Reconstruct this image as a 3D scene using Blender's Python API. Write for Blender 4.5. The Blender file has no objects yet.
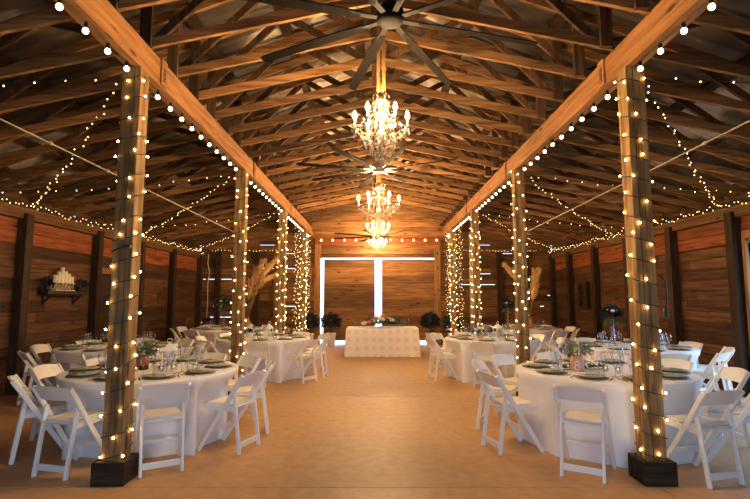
import bpy, bmesh, math, random
from mathutils import Vector, Matrix
R = random.Random(7)
PI = math.pi
S = bpy.context.scene
COL = S.collection

# ------------------------------------------------------------------ materials
def lin(c):
    return tuple((x / 12.92 if x <= .04045 else ((x + .055) / 1.055) ** 2.4) for x in [v / 255 for v in c]) + (1,)

class NT:
    def __init__(s, name):
        s.m = bpy.data.materials.new(name); s.m.use_nodes = True
        s.t = s.m.node_tree; s.t.nodes.clear()
        s.out = s.n('ShaderNodeOutputMaterial')
    def n(s, typ, **kw):
        x = s.t.nodes.new(typ)
        for k, v in kw.items():
            setattr(x, k, v)
        return x
    def l(s, a, b): s.t.links.new(a, b)
    def mix(s, fac, a, b, mode='MIX'):
        x = s.n('ShaderNodeMix', data_type='RGBA', blend_type=mode)
        for sock, v in ((x.inputs[0], fac), (x.inputs[6], a), (x.inputs[7], b)):
            if hasattr(v, 'links'): s.l(v, sock)
            else: sock.default_value = v
        return x.outputs[2]
    def ramp(s, fac, stops):
        x = s.n('ShaderNodeValToRGB'); e = x.color_ramp.elements
        while len(e) < len(stops): e.new(.5)
        for q, (p, c) in zip(e, stops): q.position = p; q.color = c
        s.l(fac, x.inputs[0]); return x.outputs[0]

def plain(name, rgb, rough=.5, metal=0, spec=.5, noise=0, scale=8, sheen=0, bump=0):
    k = NT(name); b = k.n('ShaderNodeBsdfPrincipled'); k.l(b.outputs[0], k.out.inputs[0])
    b.inputs['Roughness'].default_value = rough; b.inputs['Metallic'].default_value = metal
    b.inputs['Specular IOR Level'].default_value = spec; b.inputs['Sheen Weight'].default_value = sheen
    c = lin(rgb); b.inputs['Base Color'].default_value = c
    if noise or bump:
        tc = k.n('ShaderNodeTexCoord'); nz = k.n('ShaderNodeTexNoise'); nz.inputs['Scale'].default_value = scale; nz.inputs['Detail'].default_value = 5
        k.l(tc.outputs['Object'], nz.inputs['Vector'])
        if noise:
            d = tuple(x * (1 - noise) for x in c[:3]) + (1,); e = tuple(min(1, x * (1 + noise)) for x in c[:3]) + (1,)
            k.l(k.ramp(nz.outputs[0], [(.3, d), (.7, e)]), b.inputs['Base Color'])
        if bump:
            bp = k.n('ShaderNodeBump'); bp.inputs['Strength'].default_value = bump; bp.inputs['Distance'].default_value = .01
            k.l(nz.outputs[0], bp.inputs['Height']); k.l(bp.outputs[0], b.inputs['Normal'])
    return k.m

def wood(name, dark, mid, light, axis='Z', rough=.75, island=.35, knots=True, world=False):
    """grain stretched along AXIS, tint varying board by board"""
    k = NT(name); b = k.n('ShaderNodeBsdfPrincipled'); k.l(b.outputs[0], k.out.inputs[0])
    b.inputs['Roughness'].default_value = rough; b.inputs['Specular IOR Level'].default_value = .25
    tc = k.n('ShaderNodeTexCoord'); geo = k.n('ShaderNodeNewGeometry'); oi = k.n('ShaderNodeObjectInfo')
    ad = k.n('ShaderNodeMath', operation='ADD'); k.l(geo.outputs['Random Per Island'], ad.inputs[0]); k.l(oi.outputs['Random'], ad.inputs[1])
    wn = k.n('ShaderNodeTexWhiteNoise', noise_dimensions='1D'); k.l(ad.outputs[0], wn.inputs['W'])
    mp = k.n('ShaderNodeMapping')
    sc = {'X': (.9, 14, 14), 'Y': (14, .9, 14), 'Z': (14, 14, .9)}[axis]
    mp.inputs['Scale'].default_value = sc
    of = k.n('ShaderNodeVectorMath', operation='SCALE'); of.inputs['Scale'].default_value = 9.0
    k.l(wn.outputs['Color'], of.inputs[0]); k.l(of.outputs[0], mp.inputs['Location'])
    k.l(tc.outputs['Object'], mp.inputs['Vector'])
    nz = k.n('ShaderNodeTexNoise'); nz.inputs['Scale'].default_value = 1.6; nz.inputs['Detail'].default_value = 6; nz.inputs['Distortion'].default_value = .6
    k.l(mp.outputs[0], nz.inputs['Vector'])
    col = k.ramp(nz.outputs[0], [(.28, lin(dark)), (.5, lin(mid)), (.72, lin(light))])
    if knots:
        mp2 = k.n('ShaderNodeMapping'); mp2.inputs['Scale'].default_value = tuple(1.6 if q < 2 else 5.5 for q in sc)
        k.l(of.outputs[0], mp2.inputs['Location']); k.l(tc.outputs['Object'], mp2.inputs['Vector'])
        vo = k.n('ShaderNodeTexVoronoi'); vo.inputs['Scale'].default_value = 1.1; k.l(mp2.outputs[0], vo.inputs['Vector'])
        kf = k.ramp(vo.outputs['Distance'], [(.07, (1, 1, 1, 1)), (.16, (0, 0, 0, 1))])
        col = k.mix(kf, col, lin(tuple(int(v * .6) for v in dark)))
    tint = k.ramp(wn.outputs['Value'], [(0, (1 - island,) * 3 + (1,)), (1, (1 + island * .6, 1 + island * .5, 1 + island * .4, 1))])
    col = k.mix(1.0, col, tint, 'MULTIPLY')
    k.l(col, b.inputs['Base Color'])
    bp = k.n('ShaderNodeBump'); bp.inputs['Strength'].default_value = .35; bp.inputs['Distance'].default_value = .004
    k.l(nz.outputs[0], bp.inputs['Height']); k.l(bp.outputs[0], b.inputs['Normal'])
    return k.m

def glow(name, rgb, strength, sampled=True):
    k = NT(name); e = k.n('ShaderNodeEmission'); e.inputs[0].default_value = tuple(rgb) + (1,); e.inputs[1].default_value = strength
    k.l(e.outputs[0], k.out.inputs[0])
    if not sampled: k.m.cycles.emission_sampling = 'NONE'
    return k.m

def clear(name, tint=(.95, .97, 1), gloss=.25):
    k = NT(name); t = k.n('ShaderNodeBsdfTransparent'); t.inputs[0].default_value = tuple(tint) + (1,)
    g = k.n('ShaderNodeBsdfGlossy'); g.inputs['Roughness'].default_value = .05
    lw = k.n('ShaderNodeLayerWeight'); lw.inputs[0].default_value = gloss + .15
    mx = k.n('ShaderNodeMixShader'); k.l(lw.outputs['Facing'], mx.inputs[0]); k.l(t.outputs[0], mx.inputs[1]); k.l(g.outputs[0], mx.inputs[2])
    k.l(mx.outputs[0], k.out.inputs[0]); return k.m

def concrete():
    k = NT('concrete'); b = k.n('ShaderNodeBsdfPrincipled'); k.l(b.outputs[0], k.out.inputs[0])
    b.inputs['Roughness'].default_value = .55; b.inputs['Specular IOR Level'].default_value = .3
    tc = k.n('ShaderNodeTexCoord')
    a = k.n('ShaderNodeTexNoise'); a.inputs['Scale'].default_value = .55; a.inputs['Detail'].default_value = 6; k.l(tc.outputs['Object'], a.inputs['Vector'])
    c = k.n('ShaderNodeTexNoise'); c.inputs['Scale'].default_value = 9; c.inputs['Detail'].default_value = 8; k.l(tc.outputs['Object'], c.inputs['Vector'])
    v = k.n('ShaderNodeTexVoronoi'); v.inputs['Scale'].default_value = 1.7; k.l(tc.outputs['Object'], v.inputs['Vector'])
    col = k.ramp(a.outputs[0], [(.3, lin((186, 146, 100))), (.55, lin((202, 160, 112))), (.75, lin((212, 172, 124)))])
    col = k.mix(.25, col, k.ramp(c.outputs[0], [(.35, lin((172, 134, 94))), (.65, lin((220, 184, 140)))]))
    col = k.mix(k.ramp(v.outputs['Distance'], [(.012, (1, 1, 1, 1)), (.022, (0, 0, 0, 1))]), col, lin((110, 82, 56)))
    k.l(col, b.inputs['Base Color'])
    k.l(k.ramp(a.outputs[0], [(.3, (.42,) * 3 + (1,)), (.7, (.65,) * 3 + (1,))]), b.inputs['Roughness'])
    bp = k.n('ShaderNodeBump'); bp.inputs['Strength'].default_value = .12; bp.inputs['Distance'].default_value = .004
    k.l(c.outputs[0], bp.inputs['Height']); k.l(bp.outputs[0], b.inputs['Normal'])
    return k.m

def tin():
    k = NT('roof_tin'); b = k.n('ShaderNodeBsdfPrincipled'); k.l(b.outputs[0], k.out.inputs[0])
    b.inputs['Roughness'].default_value = .45; b.inputs['Metallic'].default_value = .25
    tc = k.n('ShaderNodeTexCoord')
    a = k.n('ShaderNodeTexNoise'); a.inputs['Scale'].default_value = .8; a.inputs['Detail'].default_value = 5; k.l(tc.outputs['Object'], a.inputs['Vector'])
    col = k.ramp(a.outputs[0], [(.40, lin((62, 54, 46))), (.54, lin((104, 92, 78))), (.60, lin((206, 194, 172)))])
    k.l(col, b.inputs['Base Color']); return k.m

def lace():
    """ivory cloth with rows of blush woven squares"""
    k = NT('blush_lace'); b = k.n('ShaderNodeBsdfPrincipled'); k.l(b.outputs[0], k.out.inputs[0]); b.inputs['Roughness'].default_value = .85
    tc = k.n('ShaderNodeTexCoord')
    ck = k.n('ShaderNodeTexVoronoi', distance='CHEBYCHEV'); ck.voronoi_dimensions = '2D'; ck.inputs['Scale'].default_value = 4.6; ck.inputs['Randomness'].default_value = .1
    sp = k.n('ShaderNodeSeparateXYZ'); cb = k.n('ShaderNodeCombineXYZ'); am = k.n('ShaderNodeMath', operation='ADD'); k.l(tc.outputs['Object'], sp.inputs[0]); k.l(sp.outputs[0], am.inputs[0]); k.l(sp.outputs[1], am.inputs[1]); k.l(am.outputs[0], cb.inputs[0]); k.l(sp.outputs[2], cb.inputs[1])
    nz = k.n('ShaderNodeTexNoise'); nz.inputs['Scale'].default_value = 40
    k.l(cb.outputs[0], ck.inputs['Vector']); k.l(tc.outputs['Object'], nz.inputs['Vector'])
    f = k.ramp(ck.outputs['Distance'], [(.2, (1, 1, 1, 1)), (.3, (0, 0, 0, 1))])
    f2 = k.mix(1.0, f, k.ramp(nz.outputs[0], [(.35, (.3, .3, .3, 1)), (.6, (1, 1, 1, 1))]), 'MULTIPLY')
    k.l(k.mix(f2, lin((240, 236, 226)), lin((232, 206, 186))), b.inputs['Base Color'])
    return k.m

M = dict(
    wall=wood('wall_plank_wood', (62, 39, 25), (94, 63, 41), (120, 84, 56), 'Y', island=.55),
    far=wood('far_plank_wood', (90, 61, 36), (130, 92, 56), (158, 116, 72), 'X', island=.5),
    orange=wood('bulb_warmed_board_wood', (104, 54, 28), (146, 80, 42), (168, 98, 54), 'Y', island=.25),  # warm glow of the bulbs is put into this wood colour
    stud=wood('stud_wood', (44, 31, 22), (60, 43, 30), (78, 57, 40), 'Z', island=.25),
    plate=wood('plate_wood', (92, 64, 36), (118, 84, 48), (140, 104, 62), 'Y', island=.2),
    post=wood('post_wood', (80, 60, 38), (136, 106, 66), (172, 138, 92), 'Z', island=.3),
    beam=wood('girder_wood', (112, 74, 42), (144, 98, 56), (166, 118, 72), 'Y', island=.12),
    truss=wood('truss_wood', (90, 62, 38), (132, 96, 58), (164, 124, 80), 'X', island=.6, knots=False),
    web=wood('web_wood', (56, 40, 27), (80, 57, 38), (104, 77, 52), 'Z', island=.5, knots=False),
    base=wood('plinth_wood', (36, 27, 20), (54, 42, 30), (72, 56, 42), 'X', island=.2),
    trimwood=wood('trim_wood', (116, 80, 42), (152, 108, 60), (178, 132, 80), 'Z', island=.15),
    concrete=concrete(), tin=tin(), lace=lace(),
    cloth=plain('white_linen', (238, 238, 240), .85, sheen=.2, bump=.05, scale=60),
    chair=plain('white_resin', (240, 238, 232), .35),
    pad=plain('ivory_vinyl', (242, 236, 222), .5),
    black=plain('black_metal', (16, 14, 13), .7, 0, .15),
    fanblade=plain('fan_blade', (18, 15, 13), .8, 0, .05),
    fanhub=plain('fan_hub_grey', (132, 124, 112), .35, .3),
    wire=plain('dark_green_wire', (30, 34, 26), .6),
    whitewire=plain('white_cord', (214, 206, 190), .6),
    rope=plain('pale_cable', (190, 176, 146), .6),
    bronze=plain('aged_silver', (160, 146, 120), .3, .8),
    candle=plain('ivory_wax', (240, 228, 196), .5),
    glass=clear('clear_glass'),
    plateglaze=plain('grey_green_glaze', (212, 212, 196), .3),
    charger=plain('dark_charger', (140, 122, 96), .5, noise=.3, scale=30),
    napkin=plain('sage_napkin', (176, 178, 158), .9),
    napkinwhite=plain('white_napkin', (226, 224, 216), .9),
    steel=plain('steel', (200, 196, 190), .25, .9),
    copper=plain('copper', (202, 120, 78), .3, .7, noise=.15),
    darkpot=plain('dark_stand', (40, 34, 32), .5),
    jar=plain('blush_jar', (214, 164, 128), .4, noise=.1),
    white=plain('white_paint', (238, 236, 228), .5),
    planter=plain('white_planter', (226, 222, 214), .5),
    leaf=plain('leaf_green', (58, 84, 46), .6, noise=.4, scale=12),
    darkleaf=plain('dark_leaf', (26, 38, 36), .6, noise=.5, scale=12),
    sage=plain('sage_leaf', (122, 136, 112), .7, noise=.3, scale=20),
    rose=plain('white_petal', (252, 248, 238), .7),
    peach=plain('peach_petal', (232, 170, 134), .7),
    pampas=plain('pampas_plume', (216, 176, 116), .9, noise=.25, scale=30),
    stem=plain('dry_stem', (150, 116, 70), .8),
    bark=plain('bark', (70, 52, 40), .8),
    vasetan=plain('amber_vase', (178, 112, 62), .35),
    shelfwood=plain('black_shelf', (34, 28, 26), .6, noise=.2),
    openwork=plain('cream_ironwork', (206, 188, 146), .6),
    pipe=plain('grey_conduit', (150, 142, 128), .5, .4),
    ground=plain('outside_gravel', (206, 204, 198), .9, noise=.1, scale=14),
    plug=plain('green_plug', (24, 70, 48), .5),
    bracket=plain('steel_bracket', (120, 104, 90), .5, .7),
)
WARM = (1.0, .66, .30)
M['fairy'] = glow('fairy_bulb_glow', (1.0, .62, .20), 48)
M['fairyfar'] = glow('aisle_bulb_glow', (1.0, .66, .26), 7)
M['globe'] = glow('globe_bulb_glow', (1.0, .80, .48), 8)
M['amber'] = glow('amber_bulb_glow', (1.0, .46, .14), 9)
M['flame'] = glow('chandelier_lamp_glow', (1.0, .63, .29), 3150)
M['tealight'] = glow('tealight_glow', (1.0, .6, .25), 10)
def crystal():
    k = NT('crystal'); b = k.n('ShaderNodeBsdfPrincipled'); k.l(b.outputs[0], k.out.inputs[0])
    b.inputs['Base Color'].default_value = (.9, .86, .8, 1); b.inputs['Roughness'].default_value = .06
    b.inputs['Transmission Weight'].default_value = .88; b.inputs['IOR'].default_value = 1.5
    return k.m
M['crystal'] = crystal()

# ------------------------------------------------------------------ mesh builder
class MB:
    def __init__(s): s.v = []; s.f = []; s.sm = []
    def add(s, vs, fs, smooth=False):
        o = len(s.v); s.v += [tuple(v) for v in vs]; s.f += [tuple(i + o for i in f) for f in fs]; s.sm += [smooth] * len(fs); return s
    def box(s, c, d, rot=None):
        c = Vector(c); x, y, z = [q / 2 for q in d]
        vs = [Vector((a * x, b * y, e * z)) for e in (-1, 1) for b in (-1, 1) for a in (-1, 1)]
        if rot is not None: vs = [rot @ v for v in vs]
        return s.add([c + v for v in vs], [(0, 2, 3, 1), (4, 5, 7, 6), (0, 1, 5, 4), (2, 6, 7, 3), (0, 4, 6, 2), (1, 3, 7, 5)])
    def lim(s, x0, x1, y0, y1, z0, z1):
        return s.box(((x0 + x1) / 2, (y0 + y1) / 2, (z0 + z1) / 2), (x1 - x0, y1 - y0, z1 - z0))
    def bar(s, a, b, w, h, up=(0, 0, 1)):
        """rectangular bar from a to b; h measured towards up, w across"""
        a, b = Vector(a), Vector(b); d = (b - a).normalized(); u = Vector(up)
        r = d.cross(u)
        if r.length < 1e-4: r = d.cross(Vector((0, 1, 0)))
        r.normalize(); u = r.cross(d)
        vs = [p + r * (i * w / 2) + u * (j * h / 2) for p in (a, b) for i, j in ((-1, -1), (1, -1), (1, 1), (-1, 1))]
        return s.add(vs, [(0, 1, 2, 3), (7, 6, 5, 4), (0, 4, 5, 1), (1, 5, 6, 2), (2, 6, 7, 3), (3, 7, 4, 0)])
    def tube(s, pts, r, n=6, cap=True):
        pts = [Vector(p) for p in pts]; L = len(pts); rings = []
        for i, p in enumerate(pts):
            d = (pts[min(i + 1, L - 1)] - pts[max(i - 1, 0)])
            d = d.normalized() if d.length > 1e-9 else Vector((0, 0, 1))
            u = Vector((0, 0, 1)) if abs(d.z) < .9 else Vector((1, 0, 0))
            a = d.cross(u).normalized(); b = a.cross(d)
            rr = r[i] if isinstance(r, (list, tuple)) else r
            rings.append([p + (a * math.cos(2 * PI * k / n) + b * math.sin(2 * PI * k / n)) * rr for k in range(n)])
        vs = [v for g in rings for v in g]
        fs = [(i * n + k, i * n + (k + 1) % n, (i + 1) * n + (k + 1) % n, (i + 1) * n + k) for i in range(L - 1) for k in range(n)]
        if cap: fs += [tuple(range(n))[::-1], tuple((L - 1) * n + k for k in range(n))]
        return s.add(vs, fs, True)
    def lathe(s, prof, n=16, c=(0, 0, 0), fn=None):
        """prof: (radius, z); fn(theta, z, r) may alter the radius"""
        vs = []
        for r, z in prof:
            for k in range(n):
                t = 2 * PI * k / n; q = fn(t, z, r) if fn else r
                vs.append((c[0] + q * math.cos(t), c[1] + q * math.sin(t), c[2] + z))
        fs = [(i * n + k, i * n + (k + 1) % n, (i + 1) * n + (k + 1) % n, (i + 1) * n + k) for i in range(len(prof) - 1) for k in range(n)]
        fs += [tuple(range(n))[::-1], tuple((len(prof) - 1) * n + k for k in range(n))]
        return s.add(vs, fs, True)
    def ball(s, c, r, n=8, m=6, sq=1):
        return s.lathe([(max(1e-4, r * math.sin(PI * i / m)), -r * sq * math.cos(PI * i / m)) for i in range(m + 1)], n, c)
    def quadleaf(s, p, d, L, w, tilt=0):
        p = Vector(p); d = Vector(d).normalized(); a = d.cross(Vector((0, 0, 1)))
        if a.length < 1e-3: a = Vector((1, 0, 0))
        a = (Matrix.Rotation(tilt, 3, d) @ a.normalized()) * w / 2; nn = a.cross(d).normalized() * w * .25
        return s.add([p, p + d * L * .5 + a + nn, p + d * L, p + d * L * .5 - a + nn], [(0, 1, 2), (0, 2, 3)])
    def build(s, name, mat, parent=None, bevel=0, loc=None):
        me = bpy.data.meshes.new(name); me.from_pydata(s.v, [], s.f)
        me.polygons.foreach_set('use_smooth', s.sm)
        if bevel:
            bm = bmesh.new(); bm.from_mesh(me)
            bmesh.ops.bevel(bm, geom=bm.edges[:], offset=bevel, segments=1, affect='EDGES'); bm.to_mesh(me); bm.free()
        me.materials.append(M[mat] if isinstance(mat, str) else mat)
        return obj(name, me, parent, loc)

def obj(name, me, parent=None, loc=None, rot=None, scale=None):
    o = bpy.data.objects.new(name, me); COL.objects.link(o)
    if parent is not None: o.parent = parent
    if loc is not None: o.location = loc
    if rot is not None: o.rotation_euler = rot
    if scale is not None: o.scale = scale
    return o
def tag(o, label=None, cat=None, group=None, kind=None):
    if label: o['label'] = label
    if cat: o['category'] = cat
    if group: o['group'] = group
    if kind: o['kind'] = kind
    return o
def thing(name, label, cat, loc=(0, 0, 0), rz=0, group=None, scale=None):
    o = obj(name, None, None, loc, (0, 0, rz), scale); o.empty_display_size = .1
    return tag(o, label, cat, group)
def copy_tree(src, loc=None, rz=None, label=None, group=None, parent=None):
    c = src.copy(); COL.objects.link(c)
    if parent is not None:
        mpi = src.matrix_parent_inverse.copy(); c.parent = parent; c.matrix_parent_inverse = mpi
    if loc is not None: c.location = loc
    if rz is not None: c.rotation_euler = (0, 0, rz)
    if label: c['label'] = label
    if group: c['group'] = group
    for ch in KIDS.get(src.name, ()): copy_tree(ch, parent=c)
    return c
KIDS = {}
def freeze(root):
    """remember a prototype's children for copy_tree"""
    for ch in root.children: KIDS.setdefault(root.name, []).append(ch); freeze(ch)
    return root
STR = 'structure'
ORD = 'first second third fourth fifth sixth seventh eighth ninth tenth eleventh twelfth thirteenth fourteenth fifteenth sixteenth seventeenth eighteenth nineteenth twentieth'.split()
ORD += ['twenty-' + w for w in ORD[:9]] + ['thirtieth']
SIDE = {-1: 'candle-shelf', 1: 'bare-wall'}

# ------------------------------------------------------------------ the room
WX, FY, BY = 5.93, 16.2, -1.2         # side walls, far wall, entrance wall behind the camera
ROOFE, ROOFR = 3.46, 5.62            # roof height over the side walls and at the ridge
PX = (-2.225, 2.36)                   # the two rows of posts
PY = (4.27, 7.82, 11.35, 14.7)

f = MB(); f.lim(-7.2, 7.2, BY - .2, FY + .12, -.25, -.012)
xs = [-7.2, -2.2, 0.02, 2.34, 7.2]; ys = [BY - .2, .6, 4.12, 7.8, 11.4, 14.8, FY + .12]
for i in range(4):
    for j in range(6):
        f.lim(xs[i] + .004, xs[i + 1] - .004 if i != 1 else xs[i + 1], ys[j] + .004, ys[j + 1] - .004, -.05, 0)
tag(f.build('floor', 'concrete'), kind=STR)
g = MB(); g.lim(-30, 30, FY + .12, 40, -.3, -.04); g.lim(-30, 30, -30, BY - .2, -.3, -.04); g.lim(7.2, 30, BY - .2, FY + .12, -.3, -.04); g.lim(-30, -7.2, BY - .2, FY + .12, -.3, -.04)
tag(g.build('ground', 'ground'), kind=STR)

def boards(mb, axis, at, t, a0, a1, z0, z1, h=.19, gaps=(), holes=()):
    """courses of planks; axis 'Y': along Y at X=at; 'X': along X at Y=at; gaps (a0,a1,z): a slit of daylight; holes (a0,a1,z0,z1) left open"""
    n = max(1, round((z1 - z0) / h)); h = (z1 - z0) / n
    for r in range(n):
        b0, b1 = z0 + r * h, z0 + (r + 1) * h - (.009 if axis == 'Y' else 0)
        cuts = {a0, a1}
        p = a0 + R.uniform(.8, 3)
        while p < a1 - .4: cuts.add(p); p += R.uniform(2.0, 3.7)
        sl = [q for q in gaps if b0 <= q[2] < b1 + .004 and q[1] > a0 and q[0] < a1]
        for q in sl: cuts |= {max(a0, q[0]), min(a1, q[1])}
        hl = [q for q in holes if q[2] < b1 and q[3] > b0 + .01]
        for q in hl: cuts |= {max(a0, q[0]), min(a1, q[1])}
        cuts = sorted(cuts)
        for c0, c1 in zip(cuts, cuts[1:]):
            if c1 - c0 < .01: continue
            m = (c0 + c1) / 2
            lo, hi = b0, b1
            if any(q[0] < m < q[1] for q in sl): lo = b0 + .012
            for q in hl:
                if q[0] < m < q[1]:
                    if q[3] >= b1 - .02 : hi = min(hi, q[2])
                    else: lo = max(lo, q[3])
            if hi - lo < .01: continue
            e = R.uniform(-.006, .006)
            if axis == 'Y': mb.lim(at - t / 2 + e, at + t / 2 + e, c0, c1 - .003, lo, hi)
            else: mb.lim(c0, c1, at - t / 2 + e, at + t / 2 + e, lo, hi)

ntrim = [0]
def trim(mb, mat, bevel=0):
    ntrim[0] += 1
    return tag(mb.build('trim_%d' % ntrim[0], mat, bevel=bevel), kind=STR)

DOOR = (4.7, 7.6, 0, 2.5)
for s, nm in ((-1, 'wall_left'), (1, 'wall_right')):
    w = MB()
    boards(w, 'Y', s * (WX + .02), .04, BY, FY, 0, 2.44, holes=[DOOR] if s > 0 else [(10.2, 10.9, 0, 2.1)])
    w.lim(*sorted((s * (WX + .045), s * (WX + .05))), BY, 4.7 if s > 0 else 10.2, 0, 3.45)   # sheathing behind the planks
    if s > 0: w.lim(WX + .045, WX + .05, 7.6, FY, 0, 3.45); w.lim(WX + .045, WX + .05, 4.7, 7.6, 2.5, 3.45)
    else: w.lim(-WX - .05, -WX - .045, 10.9, FY, 0, 3.45); w.lim(-WX - .05, -WX - .045, 10.2, 10.9, 2.1, 3.45)
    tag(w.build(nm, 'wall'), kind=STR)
    o = MB(); boards(o, 'Y', s * (WX + .015), .04, BY, FY, 2.45, 2.86, .2); trim(o, 'orange')
    p = MB(); p.lim(*sorted((s * (WX - .10), s * (WX + .04))), BY, FY, 2.86, 3.0); trim(p, 'plate')
    p = MB(); p.lim(*sorted((s * (WX - .12), s * (WX + .04))), BY, FY, 3.0, 3.04); trim(p, 'plate')
    p = MB(); p.lim(*sorted((s * (WX - .04), s * (WX + .04))), BY, FY, 3.04, 3.155); trim(p, 'stud')
    studs = (-.9, .9, 2.7, 4.5, 6.1, 7.94, 10.04, 11.9, 13.8, 15.9) if s < 0 else (-.9, .9, 2.7, 4.55, 7.8, 9.45, 11.1, 12.8, 14.5, 15.9)
    for y in studs:
        q = MB(); q.lim(*sorted((s * (WX - .16), s * WX)), y - .085, y + .085, 0, 2.95); trim(q, 'stud', .006)
# pale jamb of the side opening and the head over it
q = MB(); q.lim(WX - .06, WX + .1, 7.6, 7.66, 0, 2.5); trim(q, 'trimwood')
q = MB(); q.lim(WX - .06, WX + .1, 4.64, 7.66, 2.5, 2.62); trim(q, 'trimwood')
# plain shuttered doorway in the candle-shelf wall
q = MB(); boards(q, 'Y', -WX - .02, .04, 10.22, 10.88, 0, 2.08, .3); q.lim(-WX - .046, -WX - .041, 10.2, 10.9, 0, 2.1); tag(q.build('door_3', 'stud'), kind=STR)
q = MB(); q.lim(-WX - .02, -WX + .04, 10.13, 11.0, 2.08, 2.2); trim(q, 'trimwood')

def px2(x, y):
    u = FY * 1.0 / 480
    return (x - 376) * u, 1.55 + (298 - y) * u
gaps = []
for x0, x1, y in ((209, 232, 275), (203, 206, 279), (214, 222, 302), (211, 232, 314), (259, 274, 244), (260, 295, 264), (286, 295, 303), (286, 295, 251), (201, 204, 318),
                  (478, 491, 244.5), (479, 491, 269), (461, 470, 280), (479, 495, 281), (501, 513, 253), (547, 552, 292), (539, 543, 304), (548, 553, 324)):
    X0, Z = px2(x0, y); X1, _ = px2(x1, y); gaps.append((X0, X1, Z))
OP = (-1.87, 1.97)
w = MB()
boards(w, 'X', FY + .03, .05, -WX, OP[0], 0, 2.9, .185, gaps)
boards(w, 'X', FY + .03, .05, OP[1], WX, 0, 2.9, .185, gaps)
boards(w, 'X', FY + .03, .05, -WX, WX, 2.9, 3.48, .16, gaps)
h = 3.48
while h < 5.5:
    x = max(.2, (ROOFR - h - .12) / (ROOFR - ROOFE) * WX); w.lim(-x, x, FY + .005, FY + .055, h, h + .156); h += .16
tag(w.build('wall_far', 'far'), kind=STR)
# entrance wall behind the camera with its tall opening
w = MB(); boards(w, 'X', BY - .03, .05, -WX, WX, 0, 5.4, .2, (), [(-1.6, 1.6, 0, 2.7)]); tag(w.build('wall_back', 'wall'), kind=STR)
# header and side boards round the sliding doors
q = MB(); q.lim(OP[0] - .2, OP[1] + .2, FY - .05, FY, 3.34, 3.62); trim(q, 'orange')
for x in (OP[0] - .1, OP[1] + .1):
    q = MB(); q.lim(x - .1, x + .1, FY - .05, FY, 0, 3.34); trim(q, 'trimwood')
for x in (-3.33, 4.16, -4.0, 5.0, -5.3):
    q = MB(); q.lim(x - .09, x + .09, FY - .15, FY, 0, 3.1); trim(q, 'trimwood' if x == -3.33 else 'stud', .006)
DB = .13
def barn_door(n, x0, x1):
    t = MB()
    n_ = 10; hh = (2.855 - DB) / n_
    for k in range(n_): t.lim(x0 + .004, x1 - .004, FY + .143, FY + .178, DB + k * hh + .003, DB + (k + 1) * hh - .003)
    t.lim(x0, x1, FY + .168, FY + .18, DB, 2.855)
    d = tag(t.build('door_%d' % n, 'far'), kind=STR)
    e = MB(); e.lim(x0, x0 + .1, FY + .18, FY + .21, DB, 2.855); e.lim(x1 - .1, x1, FY + .18, FY + .21, DB, 2.855); e.lim(x0, x1, FY + .18, FY + .21, 2.73, 2.855)
    e.build('door_frame', 'trimwood', d)
barn_door(1, -1.775, -.035); barn_door(2, .195, 2.07)

# roof skins with ribs, gable to gable
rf = MB()
for s in (-1, 1):
    y = BY - .3; vs = []; n = 0
    while y < FY + .3:
        for dy, dz in ((0, 0), (.16, 0), (.18, .03), (.21, .03)):
            for t in (0, 1):
                x = s * (0 if t else WX + .4); z = ROOFR if t else ROOFE - .4 * (ROOFR - ROOFE) / WX
                vs.append((x, y + dy, z + dz))
            n += 1
        y += .23
    rf.add(vs, [(2 * i, 2 * i + 1, 2 * i + 3, 2 * i + 2) for i in range(n - 1)])
tag(rf.build('ceiling', 'tin'), kind=STR)
sl = (ROOFR - ROOFE) / WX
for s in (-1, 1):
    for d in (.25, 1.2, 2.15, 3.1, 4.05, 5.0, 5.7):
        q = MB(); z = ROOFR - d * sl - .045
        q.box((s * d, (BY + FY) / 2, z), (.14, FY - BY + .2, .045), Matrix.Rotation(s * math.atan(sl), 3, 'Y')); trim(q, 'web')

# ------------------------------------------------------------------ trusses (scissor chords, king post, webs)
def bz(x): return 3.206 + (5.93 - abs(x)) * .209
def tz(x): return ROOFR - .15 - abs(x) * sl
def make_truss():
    t = thing('roof_truss', '', 'truss')
    for s in (-1, 1):
        m = MB(); m.bar((s * 5.9, 0, bz(5.9)), (s * .0, 0, bz(0)), .04, .092); m.build('bottom_chord', 'truss', t)
        m = MB(); m.bar((s * 5.95, .0, tz(5.95)), (0, 0, tz(0)), .04, .10); m.build('top_chord', 'truss', t)
        for a, b in (((.05, bz(.05)), (1.15, tz(1.15))), ((2.2, bz(2.2)), (1.15, tz(1.15))), ((2.2, bz(2.2)), (3.3, tz(3.3))), ((4.3, bz(4.3)), (3.3, tz(3.3)))):
            m = MB(); m.bar((s * a[0], .042, a[1]), (s * b[0], .042, b[1]), .038, .08); m.build('web', 'web', t)
        m = MB(); m.bar((s * 2.2, -.042, bz(2.2) - .05), (s * 2.2, -.042, tz(2.2)), .038, .11, (1, 0, 0)); m.build('web', 'web', t)
    m = MB(); m.bar((0, -.042, bz(0) - .08), (0, -.042, tz(0)), .038, .11, (1, 0, 0)); m.build('king_post', 'web', t)
    return freeze(t)
tr = make_truss(); TY = [FY - .3 - .605 * i for i in range(26)]
for i, y in enumerate(TY):
    o = tr if i == 0 else copy_tree(tr)
    o.location = (0, y, 0); o['label'] = '%s timber scissor roof truss counted from the far plank wall' % ORD[i]; o['group'] = 'roof trusses'

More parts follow.
